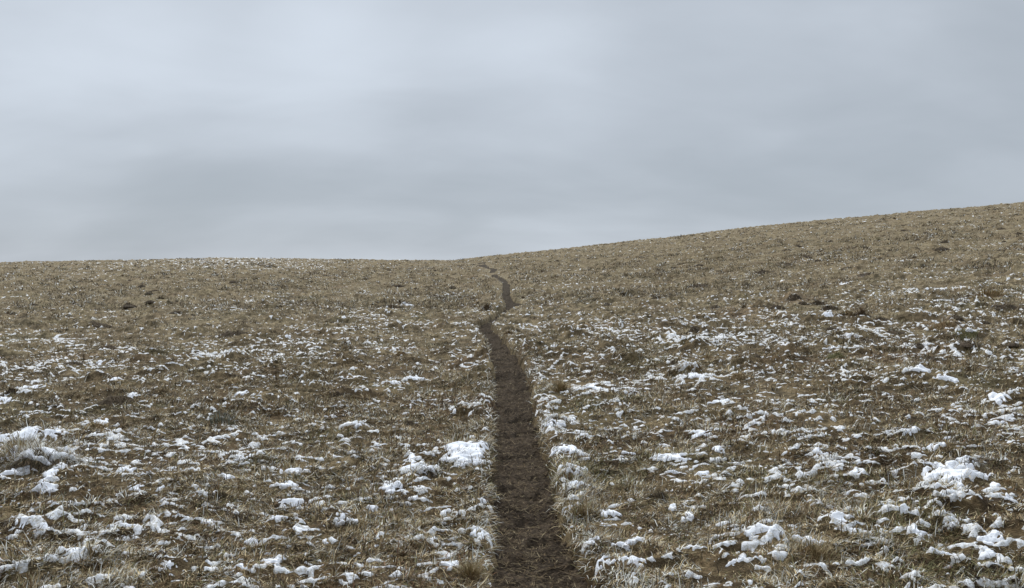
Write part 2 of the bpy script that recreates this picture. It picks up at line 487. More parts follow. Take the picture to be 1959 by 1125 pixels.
def snow_field(x, y):
    """> 0 where snow lies; the value is roughly its depth in grain sizes"""
    x, y = np.asarray(x, float), np.asarray(y, float)
    r, th = np.hypot(x, y), np.arctan2(x, y)
    h1, b1, b2 = ridges(x, y)
    fine = 0.30 + 0.70 * smooth(4, 9, r)
    n = 0.20 * h1 + 0.62 * (b1 - 0.36) + 0.58 * (b2 - 0.5) + 0.34 * gnoise(x / 0.13, y / 0.10, 51) + 0.56 * gnoise(x / 0.095, y / 0.045, 52) + 0.46 * gnoise(x / 0.042, y / 0.026, 53) * (1.3 - 0.3 * fine)
    reg = 0.40 * fbm(x, y, 1.5, 2, 55) + 0.22 * gnoise(x / 5.0, y / 5.0, 57)
    thr = np.interp(r, [3, 6, 9, 13, 18, 26, 40, 70, 110], [0.53, 0.52, 0.51, 0.52, 0.59, 0.69, 0.75, 0.72, 0.68])
    thr = thr - 0.32 * smooth(45, 80, r) * np.exp(-((th + 0.33) / 0.16) ** 2)          # whiter under the left skyline
    u = np.abs(path_u(x, y))
    thr = thr - 0.03 * np.exp(-((u - 1.7) / 0.6) ** 2) * (1 - smooth(20, 40, r))                # drifted along both trail banks
    s = n + reg - thr
    return np.where(u < 1.12, -1.0, s)


# ------------------------------------------------------------------ mesh helpers
def tag(o, label=None, cat=None, group=None, kind=None):
    for k, v in (('label', label), ('category', cat), ('group', group), ('kind', kind)):
        if v: o[k] = v
    return o


def mesh_np(name, verts, quads=None, tris=None, mat=None, parent=None, col=None, smooth_=True):
    me = bpy.data.meshes.new(name)
    verts = np.ascontiguousarray(verts, np.float32)
    nq = 0 if quads is None else len(quads)
    nt = 0 if tris is None else len(tris)
    me.vertices.add(len(verts))
    me.vertices.foreach_set('co', verts.ravel())
    loops = []
    if nq: loops.append(np.asarray(quads, np.int32).ravel())
    if nt: loops.append(np.asarray(tris, np.int32).ravel())
    li = np.concatenate(loops)
    me.loops.add(len(li))
    me.loops.foreach_set('vertex_index', li)
    me.polygons.add(nq + nt)
    me.polygons.foreach_set('loop_start', np.concatenate([np.arange(nq) * 4, nq * 4 + np.arange(nt) * 3]).astype(np.int32))
    me.polygons.foreach_set('use_smooth', np.full(nq + nt, smooth_, bool))
    if col is not None:
        a = me.attributes.new('Col', 'FLOAT_COLOR', 'POINT')
        c4 = np.ones((len(verts), 4), np.float32)
        c4[:, :3] = col
        a.data.foreach_set('color', c4.ravel())
    me.update(calc_edges=True)
    o = bpy.data.objects.new(name, me)
    COL.objects.link(o)
    if mat: me.materials.append(mat)
    if parent: o.parent = parent
    return o


def grid_faces(nr, nc, wrap=False):
    i, j = np.meshgrid(np.arange(nr - 1), np.arange(nc if wrap else nc - 1), indexing='ij')
    j2 = (j + 1) % nc
    return np.stack([i * nc + j, i * nc + j2, (i + 1) * nc + j2, (i + 1) * nc + j], -1).reshape(-1, 4)


def pick_faces(verts, quads, keep):
    q = quads[keep]
    used = np.unique(q)
    remap = np.full(len(verts), -1, np.int64)
    remap[used] = np.arange(len(used))
    return used, remap[q]


def blades(P, az, lean, length, width, droop):
    """thin bent blades: root pair, middle pair, tip"""
    n = len(P)
    h = np.stack([np.sin(az), np.cos(az), np.zeros(n)], 1)
    s = np.stack([np.cos(az), -np.sin(az), np.zeros(n)], 1) * (width / 2)[:, None]
    up = np.array([0, 0, 1.0])
    d1 = h * np.sin(lean)[:, None] + up * np.cos(lean)[:, None]
    l2 = lean + droop
    d2 = h * np.sin(l2)[:, None] + up * np.cos(l2)[:, None]
    m = P + d1 * (0.55 * length)[:, None]
    t = m + d2 * (0.45 * length)[:, None]
    V = np.stack([P - s, P + s, m - s * 0.8, m + s * 0.8, t], 1).reshape(-1, 3)
    k = np.arange(n)[:, None] * 5
    return V, k + np.array([[0, 1, 3, 2]]), k + np.array([[2, 3, 4]])


# ------------------------------------------------------------------ materials
def new_mat(name, rough=0.9, spec=0.15):
    m = bpy.data.materials.new(name)
    m.use_nodes = True
    b = m.node_tree.nodes['Principled BSDF']
    b.inputs['Roughness'].default_value = rough
    b.inputs['Specular IOR Level'].default_value = spec
    return m, m.node_tree, b


def attr_mat(name, nscale=None, amt=0.35, bump=0.0, bscale=60, rough=0.9, spec=0.15):
    """base colour from the mesh's own colour layer, broken up by fine procedural noise"""
    m, nt, b = new_mat(name, rough, spec)
    a = nt.nodes.new('ShaderNodeAttribute'); a.attribute_name = 'Col'
    src = a.outputs['Color']
    if nscale:
        tc = nt.nodes.new('ShaderNodeTexCoord')
        n = nt.nodes.new('ShaderNodeTexNoise'); n.inputs['Scale'].default_value = nscale; n.inputs['Detail'].default_value = 5
        n.inputs['Roughness'].default_value = 0.7
        nt.links.new(tc.outputs['Object'], n.inputs['Vector'])
        mr = nt.nodes.new('ShaderNodeMapRange')
        mr.inputs['From Min'].default_value, mr.inputs['From Max'].default_value = 0.3, 0.7
        mr.inputs['To Min'].default_value, mr.inputs['To Max'].default_value = 1 - amt, 1 + amt
        nt.links.new(n.outputs[0], mr.inputs[0])
        vm = nt.nodes.new('ShaderNodeVectorMath'); vm.operation = 'SCALE'
        nt.links.new(src, vm.inputs[0]); nt.links.new(mr.outputs[0], vm.inputs['Scale'])
        src = vm.outputs[0]
        if bump:
            n2 = nt.nodes.new('ShaderNodeTexNoise'); n2.inputs['Scale'].default_value = bscale; n2.inputs['Detail'].default_value = 4
            nt.links.new(tc.outputs['Object'], n2.inputs['Vector'])
            bp = nt.nodes.new('ShaderNodeBump'); bp.inputs['Strength'].default_value = bump; bp.inputs['Distance'].default_value = 0.02
            nt.links.new(n2.outputs[0], bp.inputs['Height']); nt.links.new(bp.outputs[0], b.inputs['Normal'])
    nt.links.new(src, b.inputs['Base Color'])
    return m


M_GROUND = attr_mat('thatch_soil', 45, 0.45, 0.7, 90)
M_MUD = attr_mat('trail_mud', 30, 0.60, 1.0, 60, rough=0.9, spec=0.08)
M_BLADE = attr_mat('grass_blade', None, rough=0.8, spec=0.2)
M_CORE = attr_mat('tussock_thatch', 70, 0.5, 0.8, 120)
M_SNOW, _nt, _b = new_mat('snow', 0.65, 0.2)
_b.inputs['Base Color'].default_value = (0.88, 0.89, 0.925, 1)
_tc = _nt.nodes.new('ShaderNodeTexCoord')
_n = _nt.nodes.new('ShaderNodeTexNoise'); _n.inputs['Scale'].default_value = 85; _n.inputs['Detail'].default_value = 5
_nt.links.new(_tc.outputs['Object'], _n.inputs['Vector'])
_bp = _nt.nodes.new('ShaderNodeBump'); _bp.inputs['Strength'].default_value = 0.45; _bp.inputs['Distance'].default_value = 0.012
_nt.links.new(_n.outputs[0], _bp.inputs['Height']); _nt.links.new(_bp.outputs[0], _b.inputs['Normal'])
# thin, wet snow: grass shows through in flecks
M_DUST, _nt, _b = new_mat('thin_snow', 0.75, 0.2)
_tc = _nt.nodes.new('ShaderNodeTexCoord')
_n = _nt.nodes.new('ShaderNodeTexNoise'); _n.inputs['Scale'].default_value = 55; _n.inputs['Detail'].default_value = 6; _n.inputs['Roughness'].default_value = 0.75
_nt.links.new(_tc.outputs['Object'], _n.inputs['Vector'])
_r = _nt.nodes.new('ShaderNodeValToRGB')
_r.color_ramp.elements[0].position, _r.color_ramp.elements[0].color = 0.36, (0.38, 0.33, 0.24, 1)
_r.color_ramp.elements[1].position, _r.color_ramp.elements[1].color = 0.54, (0.82, 0.83, 0.85, 1)
_nt.links.new(_n.outputs[0], _r.inputs[0]); _nt.links.new(_r.outputs[0], _b.inputs['Base Color'])
_bp = _nt.nodes.new('ShaderNodeBump'); _bp.inputs['Strength'].default_value = 0.6; _bp.inputs['Distance'].default_value = 0.012
_nt.links.new(_n.outputs[0], _bp.inputs['Height']); _nt.links.new(_bp.outputs[0], _b.inputs['Normal'])

STRAW, TAN, BROWN, RED, OLIVE, FROST, DARK, SAGE = (np.array(c) for c in (
    (.47, .378, .225), (.30, .225, .122), (.165, .110, .055), (.18, .097, .052), (.185, .170, .078), (.64, .63, .57), (.075, .055, .036), (.17, .19, .155)))


def regions(x, y):
    """reddish, green and straw areas of the sward, each 0..1"""
    red = smooth(0.12, 0.55, fbm(x, y, 1.9, 2, 70))
    grn = smooth(0.10, 0.55, fbm(x, y, 1.3, 2, 74))
    dry = smooth(-0.2, 0.5, fbm(x, y, 1.0, 3, 78))
    return red, grn, dry


# ------------------------------------------------------------------ ground sheet
th_f = np.arange(-0.78, 0.78, 0.0015)
th_c = np.linspace(0.80, 2 * math.pi - 0.80, 110)
th = np.concatenate([th_f, th_c])
rs = [0.0]
r_ = 0.3
while r_ < 600:
    rs.append(r_)
    r_ += 0.012 * (r_ / 4) ** 0.85 if 2.2 <= r_ < 128 else (0.12 if r_ < 2.2 else 0.04 * r_)
rs = np.array(rs)
rs[0] = 0.02
NR, NC = len(rs), len(th)
R, T = np.meshgrid(rs, th, indexing='ij')
GX, GY = (R * np.sin(T)).ravel(), (R * np.cos(T)).ravel()
GZ = ground(GX, GY)
red, grn, dry = regions(GX, GY)
far = smooth(5, 24, R.ravel())
gc = BROWN[None] * (1 - dry)[:, None] + TAN[None] * dry[:, None]
gc = gc + (RED - BROWN)[None] * (0.55 * red)[:, None] + (OLIVE - TAN)[None] * (0.35 * grn)[:, None]
gc = gc * (0.55 - 0.10 * far)[:, None] + np.array([.118, .099, .063])[None] * far[:, None]
streak = smooth(-0.25, 0.35, gnoise(GX / 0.20, GY / 0.11, 121) + 0.6 * gnoise(GX / 0.07, GY / 0.05, 125))      # bleached litter and bare humus
gc = np.clip(gc * (0.62 + 0.66 * streak + 0.5 * smooth(15, 50, R.ravel()) * (0.38 - 0.66 * streak) )[:, None], 0.02, 0.5)
quads = grid_faces(NR, NC, wrap=True)
tag(mesh_np('ground', np.stack([GX, GY, GZ], 1), quads, None, M_GROUND, None, gc), kind='structure')

# ------------------------------------------------------------------ snow lying in the sward (uncountable)
S = snow_field(GX, GY)
for (x, y, r, W, Dp) in _pw:                                   # the named patches bring their own snow
    m = np.where((np.abs(GX - x) < 1.5 * W) & (np.abs(GY - y) < 1.8 * Dp))[0]
    S[m] += 0.34 * np.exp(-1.4 * (((GX[m] - x) / (0.8 * W)) ** 2 + ((GY[m] - y) / (0.9 * Dp)) ** 2))     # frayed dusting round the edge
    m = np.where((np.abs(GX - x) < 0.62 * W) & (np.abs(GY - y) < 0.62 * Dp))[0]
    S[m] -= 0.75 * np.exp(-2.6 * (((GX[m] - x) / (0.5 * W)) ** 2 + ((GY[m] - y) / (0.5 * Dp)) ** 2))
S[(R.ravel() > 135) | (R.ravel() < 2.0) | (np.abs(np.where(T > math.pi, T - 2 * math.pi, T)).ravel() > 0.775)] = -1
depth = np.where(S < 0.09, np.maximum((S - 0.05) * 0.13, -0.04), 0.0052 + 0.012 * smooth(0.09, 0.8, S))
keep = (S[quads] > 0.05).any(1)
used, q2 = pick_faces(GX, quads, keep)
tag(mesh_np('snow_dusting', np.stack([GX, GY, GZ + depth], 1)[used], q2, None, M_DUST),
    'broken dusting of thin wet snow on the tops of the grass hummocks', 'snow', kind='stuff')

# ------------------------------------------------------------------ trail
ys = [0.4]
while ys[-1] < PATH_END:
    ys.append(ys[-1] + 0.010 * (max(ys[-1], 3.5) / 4) ** 0.9)
ys = np.array(ys)
us = np.linspace(-1.3, 1.3, 96)
YY, UU = np.meshgrid(ys, us, indexing='ij')
XX = np.interp(YY, _ey, _ex) + UU * np.interp(YY, _ey, _eh)
x, y = XX.ravel(), YY.ravel()
clod = 0.026 * fbm(x, y, 0.10, 3, 90) + 0.030 * ((1 - np.abs(gnoise(x / 0.085, y / 0.060, 91))) ** 2 - 0.45) + 0.030 * fbm(x, y, 0.33, 2, 94) + 0.009 * gnoise(x / 0.022, y / 0.022, 97) - 0.036 * smooth(0.25, 0.65, gnoise(x / 0.13, y / 0.27, 95))
pz = base(x, y) + 0.055 * smooth(25, 45, y) * (1 - 0.75 * smooth(-0.1, 0.3, gnoise(x * 0, y / 5.0, 36)) * smooth(48, 60, y)) - 0.047 - 0.018 * (1 - UU.ravel() ** 2) + clod * (1 - 0.6 * smooth(25, 45, y)) - 0.05 * smooth(1.05, 1.3, np.abs(UU.ravel()))
wet = smooth(-0.15, 0.5, fbm(x, y, 0.5, 2, 99))
fy = smooth(8, 40, y)
pc = np.array([.062, .046, .032])[None] * (1 - 0.42 * wet * (1 - 0.5 * fy))[:, None] + np.array([.002, .004, .003])[None] * fy[:, None]
tag(mesh_np('path', np.stack([x, y, pz], 1), grid_faces(len(ys), len(us)), None, M_MUD, None, pc), kind='structure')


def path_z(x, y):
    u = path_u(x, y)
    return base(x, y) - 0.047 - 0.018 * (1 - np.clip(u, -1, 1) ** 2) + 0.026 * fbm(x, y, 0.10, 3, 90) + 0.030 * fbm(x, y, 0.33, 2, 94) - 0.036 * smooth(0.25, 0.65, gnoise(x / 0.13, y / 0.27, 95))


# straw trodden into the mud
n = 9000
y = 3.0 + 12 * rng.random(n) ** 1.7
x = np.interp(y, _ey, _ex) + (rng.random(n) * 2 - 1) * 1.02 * np.interp(y, _ey, _eh)
P = np.stack([x, y, path_z(x, y) + 0.012], 1)
V, Q, Tt = blades(P, rng.random(n) * 6.283, np.radians(84 + 8 * rng.standard_normal(n)), 0.02 + 0.07 * rng.random(n) ** 2.5,
                  (0.0012 + 0.0014 * rng.random(n)) * (1 + y / 30), np.radians(10 * rng.standard_normal(n)))
c = np.where(rng.random((n, 1)) < 0.14, STRAW * 0.7, np.where(rng.random((n, 1)) < 0.4, TAN * 0.75, BROWN * 0.85)) * (0.6 + 0.6 * rng.random((n, 1)))
tag(mesh_np('straw_litter', V, Q, Tt, M_BLADE, None, np.repeat(c, 5, 0)), 'bits of dead straw trodden into the trail mud', 'straw', kind='stuff')

# ------------------------------------------------------------------ dry grass (uncountable)
N = 2100000
a = 0.40                                                     # more blades per metre near the trail's start
lr0, lr1 = 2.4, 125.0
uu = rng.random(N)
r = (lr0 ** -a + uu * (lr1 ** -a - lr0 ** -a)) ** (-1 / a)
t = (rng.random(N) * 2 - 1) * 0.74
x, y = r * np.sin(t), r * np.cos(t)
clump = fbm(x, y, 0.30, 2, 110) + 0.5 * gnoise(x / 1.1, y / 1.1, 112)
sn = snow_field(x, y)
pu = np.abs(path_u(x, y))
ok = (rng.random(N) < 0.60 + 0.9 * clump) & (pu > 1.02 + 0.20 * gnoise(x / 0.22, y / 0.22, 130) + 0.16 * rng.random(N) + 0.12 * smooth(30, 50, y)) & ((sn < 0.06) | (rng.random(N) < 0.09))
for (cx, cy, rr, W, Dp) in _pw:
    m = (np.abs(x - cx) < 0.5 * W) & (np.abs(y - cy) < 0.5 * Dp)
    ok &= ~(m & (rng.random(N) < 0.62))
x, y, r, clump, sn = x[ok], y[ok], r[ok], clump[ok], sn[ok]
n = len(x)
P = np.stack([x, y, ground(x, y) - 0.004], 1)
lay = fbm(x, y, 0.6, 2, 115)
az = 6.283 * rng.random(n) * 0.75 + 3.0 * lay
lean = np.radians(np.clip(76 + 12 * rng.standard_normal(n) - 14 * np.clip(clump, 0, 1), 5, 92))
up = rng.random(n) < 0.045 * (1 - 0.6 * smooth(8, 25, r))
lean[up] = np.radians(10 + 30 * rng.random(up.sum()))
ln = (0.030 + 0.05 * rng.random(n)) * (r / 5) ** 0.22 * (1 + 0.4 * np.clip(clump, -0.5, 1))
ln[up] *= 1.35
ln *= 1 + 0.3 * np.exp(-((np.abs(path_u(x, y)) - 1.5) / 0.5) ** 2)
wd = (0.0013 + 0.0017 * rng.random(n)) * (1 + r / 5.5)
V, Q, Tt = blades(P, az, lean, ln, wd, np.radians(18 + 20 * rng.standard_normal(n)))
red, grn, dry = regions(x, y)
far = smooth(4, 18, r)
tuft = smooth(0.15, 0.6, gnoise(x / 0.34, y / 0.30, 120))
pn = gnoise(x / 0.22, y / 0.11, 121) * (1 - 0.6 * far) + 0.75 * gnoise(x / 0.60, y / 0.28, 123) * far + 0.40 * gnoise(x / 0.9, y / 0.9, 122)
pale = smooth(0.02, 0.42, pn)
pu = path_u(x, y)
bank = np.where(pu > 0, 1.0, 0.5) * np.exp(-((np.abs(pu) - 1.5) / 0.55) ** 2) * smooth(-0.5, 0.3, gnoise(x / 0.5, y / 0.5, 126))    # frosted straw hanging over the trail
w = np.stack([0.10 + 1.0 * pale * (0.5 + 0.5 * dry), 0.28 + 0.15 * far, 0.42 * (1 - 0.75 * pale), 0.03 + 0.36 * red * (1 - 0.6 * far), 0.16 + 0.75 * grn * (1 - 0.3 * far),
              0.04 + 0.10 * far + (0.50 + 0.25 * far) * pale + 0.34 * smooth(-0.45, 0.05, sn) * (1 - 0.2 * far) + 0.6 * bank, (0.16 + 0.60 * tuft) * (1 - pale)], 1)
w = np.cumsum(w / w.sum(1, keepdims=True), 1)
idx = (rng.random((n, 1)) > w).sum(1).clip(0, 6)
pal = np.stack([STRAW * 1.12, TAN, BROWN, RED, OLIVE, FROST, DARK])
GREY_STRAW = np.array([.318, .274, .182])
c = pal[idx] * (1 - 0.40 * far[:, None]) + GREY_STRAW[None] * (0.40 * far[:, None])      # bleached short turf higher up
c = c * (0.45 + 1.0 * rng.random((n, 1)))
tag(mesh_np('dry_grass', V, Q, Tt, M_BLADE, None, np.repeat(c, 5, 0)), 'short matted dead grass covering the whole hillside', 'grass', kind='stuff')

# ------------------------------------------------------------------ countless small tufts in the sward (too many to count)
def tuft_speckle(nt, r0, r1, rad, hgt, nb, seed):
    g = np.random.default_rng(seed)
    r = np.sqrt(r0 ** 2 + (r1 ** 2 - r0 ** 2) * g.random(nt)) if r1 < 25 else r0 * (r1 / r0) ** (g.random(nt) ** 0.75)
    t = (g.random(nt) * 2 - 1) * 0.74
    x, y = r * np.sin(t), r * np.cos(t)
    ok = (g.random(nt) < 0.45 + 0.9 * gnoise(x / 4.5, y / 4.5, 140)) & (np.abs(path_u(x, y)) > 1.9)
    x, y, r = x[ok], y[ok], r[ok]
    k = len(x)
    sz = 0.55 + 0.9 * g.random(k) ** 2
    col = np.stack([BROWN * 0.55, DARK, DARK * 0.85, OLIVE * 0.4, DARK * 0.7])[g.integers(0, 5, k)]
    frosty = g.random(k) < 0.45
    I = np.repeat(np.arange(k), nb)
    n = len(I)
    a, q = 6.283 * g.random(n), np.sqrt(g.random(n))
    bx, by = x[I] + rad * sz[I] * 1.3 * q * np.sin(a), y[I] + rad * sz[I] * q * np.cos(a)
    hh = hgt * sz[I] * (1 - q ** 2)
    P = np.stack([bx, by, ground(bx, by) + hh * 0.55 - 0.005], 1)
    lean = np.radians(np.clip(30 + 58 * q + 14 * g.standard_normal(n), 3, 105))
    V, Q, Tt = blades(P, a + 0.6 * g.standard_normal(n), lean, hgt * sz[I] * (0.55 + 0.5 * g.random(n)), (0.0018 + 0.0015 * g.random(n)) * (1 + r[I] / 6), np.radians(30 + 20 * g.standard_normal(n)))
    c = col[I] * (0.6 + 0.7 * g.random((n, 1)))
    top = (q < 0.6) & frosty[I] & (by > y[I] - 0.1 * rad) & (g.random(n) < 0.5)
    c[top] = FROST * (0.75 + 0.4 * g.random((top.sum(), 1)))
    straw = (~top) & (g.random(n) < 0.10)
    c[straw] = STRAW * (0.7 + 0.4 * g.random((straw.sum(), 1)))
    return V, Q, Tt, np.repeat(c, 5, 0)


vs, qs, ts, cs, off = [], [], [], [], 0
for args in ((1500, 3.2, 9, 0.07, 0.055, 34, 1), (2600, 9, 24, 0.12, 0.085, 30, 2), (15000, 22, 116, 0.23, 0.17, 30, 3)):
    V, Q, Tt, c = tuft_speckle(*args)
    vs.append(V); qs.append(Q + off); ts.append(Tt + off); cs.append(c)
    off += len(V)
tag(mesh_np('tuft_speckle', np.concatenate(vs), np.concatenate(qs), np.concatenate(ts), M_BLADE, None, np.concatenate(cs)),
    'countless small dark and frosted tufts all over the hillside', 'grass', kind='stuff')

# ------------------------------------------------------------------ named snow patches
GZ_RES = 0.006
for k, (px, py, w, h, lab) in enumerate(PATCHES):
    cx, cy, r, W, Dp = _pw[k]
    res = max(W / 56, GZ_RES, 0.0009 * r)
    nx, ny = int(1.5 * W / res) + 4, int(1.5 * Dp / res) + 4
    lx, ly = np.meshgrid(np.linspace(-0.75 * W, 0.75 * W, nx), np.linspace(-0.75 * Dp, 0.75 * Dp, ny), indexing='xy')
    lx, ly = lx.ravel(), ly.ravel()
    X, Y = cx + lx, cy + ly
    q = np.hypot(lx / (0.5 * W), ly / (0.5 * Dp))
    _, b1, b2 = ridges(X, Y)
    sd = 200 + k * 7
    main_ = k == 0 or lab.startswith('largest smooth')
    m = (0.95 if main_ else 0.42 - 0.12 * smooth(9, 18, r)) - q + (0.55 if main_ else 0.75) * gnoise(X / (0.34 * W), Y / (0.36 * Dp), sd) + 0.55 * gnoise(X / (0.15 * W), Y / (0.17 * Dp), sd + 1) + 0.25 * gnoise(X / 0.024, Y / 0.024, sd + 2) + 0.5 * (b1 - 0.4) + 0.3 * (b2 - 0.5)
    m = np.where(q > 1.42, -1, m)
    if py > 700:
        m = np.where(np.abs(path_u(X, Y)) < 0.93, -1, m)
    tk = min(0.005 + 0.024 * W, 0.013)
    z = ground(X, Y) + tk * smooth(-0.02, 0.40, m) + np.clip(0.10 * (m - 0.02), -0.03, 0.005) + 0.004 * gnoise(X / 0.05, Y / 0.05, sd + 3)
    gq = grid_faces(ny, nx)
    keep = (m[gq] > 0.01).any(1) & (q[gq] < 1.5).all(1)
    if py < 700:
        keep |= (q[gq] < 0.45).all(1)
    if keep.sum() < 4:
        keep = (q[gq] < 0.9).all(1)
    comp, best = np.where(keep.reshape(ny - 1, nx - 1), 0, -1), []
    while (comp == 0).any():
        lab_i = len(best) + 1
        st = [tuple(np.argwhere(comp == 0)[0])]
        comp[st[0]] = lab_i
        cnt = 0
        while st:
            i, j = st.pop(); cnt += 1
            for a_, b_ in ((i + 1, j), (i - 1, j), (i, j + 1), (i, j - 1)):
                if 0 <= a_ < ny - 1 and 0 <= b_ < nx - 1 and comp[a_, b_] == 0:
                    comp[a_, b_] = lab_i; st.append((a_, b_))
        best.append(cnt)
    big = int(np.argmax(best)) + 1
    for ci, cnt in enumerate(best):                            # one patch is one piece
        if ci + 1 != big: keep &= (comp.ravel() != ci + 1)
    used, q2 = pick_faces(lx, gq, keep)
    z0 = float(ground(np.array([cx]), np.array([cy]))[0])
    o = mesh_np('snow_patch', np.stack([lx, ly, z - z0], 1)[used], q2, None, M_SNOW)
    o.location = (cx, cy, z0)
    tag(o, lab, 'snow patch', 'white snow patches on the brown grass')


# ------------------------------------------------------------------ tussocks
def tussock_parts(W, H, kind, cap, seed, px_size, gz=None):
    """mound, grass blades and snow cap in local coordinates; gz gives the ground under it"""
    g = np.random.default_rng(seed)
    gz = gz or (lambda a, b: np.zeros_like(a))
    flat = {'mound': .58, 'dark': .58, 'green': .7, 'spiky': .45, 'cone': .8, 'sage': .25}[kind]
    Hd = H * flat
    D = max(0.75 * W, 0.8 * H)

    def dome(a, b):
        q = np.hypot(a / (0.5 * W), b / (0.5 * D))
        e = 1.6 if kind != 'cone' else 1.0
        s = np.clip(1 - q ** e, 0, 1)
        s = s ** (0.8 if kind != 'cone' else 1.0)
        return Hd * (s * (1 + 0.35 * gnoise(a / (0.30 * W) + seed, b / (0.30 * W), seed) ) + 0.10 * gnoise(a / (0.09 * W), b / (0.09 * W), seed + 1) * (s > 0.02)) - 0.02 * (s <= 0), q
    nx = 34
    lx, ly = np.meshgrid(np.linspace(-0.56 * W, 0.56 * W, nx), np.linspace(-0.56 * D, 0.56 * D, nx), indexing='xy')
    lx, ly = lx.ravel(), ly.ravel()
    z, q = dome(lx, ly)
    gq = grid_faces(nx, nx)
    used, q2 = pick_faces(lx, gq, (q[gq] < 1.12).all(1))
    base_c = {'mound': BROWN * 0.95, 'dark': DARK * 1.1, 'green': OLIVE * 0.85, 'spiky': BROWN * 0.9, 'cone': DARK * 1.5, 'sage': DARK * 1.2}[kind]
    out = {'mound': (np.stack([lx, ly, z + gz(lx, ly)], 1)[used], q2, np.tile(base_c, (len(used), 1)))}
    n = int(np.clip(px_size * {'sage': 0.28, 'spiky': 0.6}.get(kind, 0.9), 110, 3500))
    ang, rad = g.random(n) * 6.283, np.sqrt(g.random(n)) * 0.98
    bx, by = 0.5 * W * rad * np.cos(ang), 0.5 * D * rad * np.sin(ang)
    bz, _ = dome(bx, by)
    az = np.arctan2(bx, by) + 0.7 * g.standard_normal(n)
    if kind == 'sage':
        lean, ln, dr = 8 + 38 * rad + 14 * g.standard_normal(n), H * (0.35 + 0.75 * g.random(n) ** 1.5), 8 * g.standard_normal(n)
    elif kind == 'spiky':
        lean, ln, dr = 8 + 42 * rad + 10 * g.standard_normal(n), H * (0.35 + 0.85 * g.random(n) ** 1.4), 20 + 14 * g.standard_normal(n)
    elif kind == 'cone':
        lean, ln, dr = 15 + 50 * rad + 12 * g.standard_normal(n), H * (0.3 + 0.3 * g.random(n)), 30 + 14 * g.standard_normal(n)
    else:
        lean, ln, dr = 35 + 60 * rad + 14 * g.standard_normal(n), (0.32 * H + 0.09 * W) * (0.6 + 0.8 * g.random(n)), 45 + 20 * g.standard_normal(n)
    wpx = H / max(px_size ** 0.5, 4)
    wd = np.clip(0.8 * wpx * (0.6 + 0.8 * g.random(n)), 0.0018, 0.05)
    V, Q, Tt = blades(np.stack([bx, by, bz + gz(bx, by) - 0.004], 1), az, np.radians(np.clip(lean, 2, 125)), ln, wd, np.radians(dr))
    mixes = {'mound': (STRAW, TAN, TAN, BROWN, OLIVE), 'dark': (BROWN * 0.8, DARK, DARK * 1.2, OLIVE * 0.5, TAN * 0.7), 'green': (OLIVE, OLIVE * 0.8, TAN, OLIVE * 1.1, BROWN),
             'spiky': (STRAW, TAN, OLIVE, STRAW * 0.9, BROWN), 'cone': (DARK * 1.5, BROWN, DARK * 1.2, BROWN * 0.9, TAN * 0.7), 'sage': (SAGE, DARK, SAGE * 0.7, SAGE * 1.3, BROWN)}[kind]
    c = np.stack(mixes)[g.integers(0, 5, n)] * (0.75 + 0.5 * g.random((n, 1)))
    if cap:
        fr = (g.random(n) < 0.34) & (by > -0.2 * D)
        c[fr] = FROST * (0.8 + 0.4 * g.random((fr.sum(), 1)))
    out['grass_blades'] = (V, Q, Tt, np.repeat(c, 5, 0))
    if cap == 1:
        nx = 44
        lx, ly = np.meshgrid(np.linspace(-0.5 * W, 0.5 * W, nx), np.linspace(-0.5 * D, 0.5 * D, nx), indexing='xy')
        lx, ly = lx.ravel(), ly.ravel()
        z, q = dome(lx, ly)
        m = 0.25 - np.abs(q - 0.35) + 0.75 * gnoise(lx / (0.22 * W) + seed * 3, ly / (0.2 * D), seed + 5) + 0.35 * gnoise(lx / (0.08 * W), ly / (0.08 * W), seed + 6) + 0.25 * ly / D
        m = np.where(q > 0.95, -1, m)
        gq = grid_faces(nx, nx)
        keep = (m[gq] > 0.0).any(1)
        if keep.sum() > 6:
            used, q2 = pick_faces(lx, gq, keep)
            zz = z + gz(lx, ly) + min(0.10 * H + 0.006, 0.028) * smooth(0.0, 0.35, m) + np.clip(0.10 * (m - 0.02), -0.03, 0.004)
            out['snow_cap'] = (np.stack([lx, ly, zz], 1)[used], q2)
    return out


def link_tussock(name, parts, loc, label, cat, group):
    root = bpy.data.objects.new(name, None)
    COL.objects.link(root)
    root.location = loc
    root.empty_display_size = 0.1
    tag(root, label, cat, group)
    v, q, c = parts['mound']
    mesh_np('mound', v, q, None, M_CORE, root, c)
    v, q, t_, c = parts['grass_blades']
    mesh_np('twig_blades' if cat == 'bush' else 'grass_blades', v, q, t_, M_BLADE, root, c)
    if 'snow_cap' in parts:
        v, q = parts['snow_cap']
        mesh_np('snow_cap', v, q, None, M_SNOW, root)
    return root


for k, (px, py, w, h, kind, cap, lab) in enumerate(TUSSOCKS):
    x, y, r, W, H = _tw[k]
    y = y + 0.3 * W
    z0 = float(ground(np.array([x]), np.array([y]))[0]) - 0.01

    def gz(a, b, x=x, y=y, z0=z0):
        return (ground(x + a, y + b) - z0) * 0.7 - 0.01
    if r > 14 and cap: cap = 2                                     # frosted blades only
    if r > 17 and kind in ('dark', 'mound', 'green'): H *= 1.15
    if r > 17 and kind == 'mound': kind = 'dark'
    cat = 'bush' if kind == 'sage' else 'tussock'
    link_tussock('sage_bush' if kind == 'sage' else 'grass_tussock', tussock_parts(W, H, kind, cap, 500 + 13 * k, w * h * 0.5, gz), (x, y, z0), lab, cat,
                 'sage bushes' if kind == 'sage' else 'grass tussocks standing out of the sward')

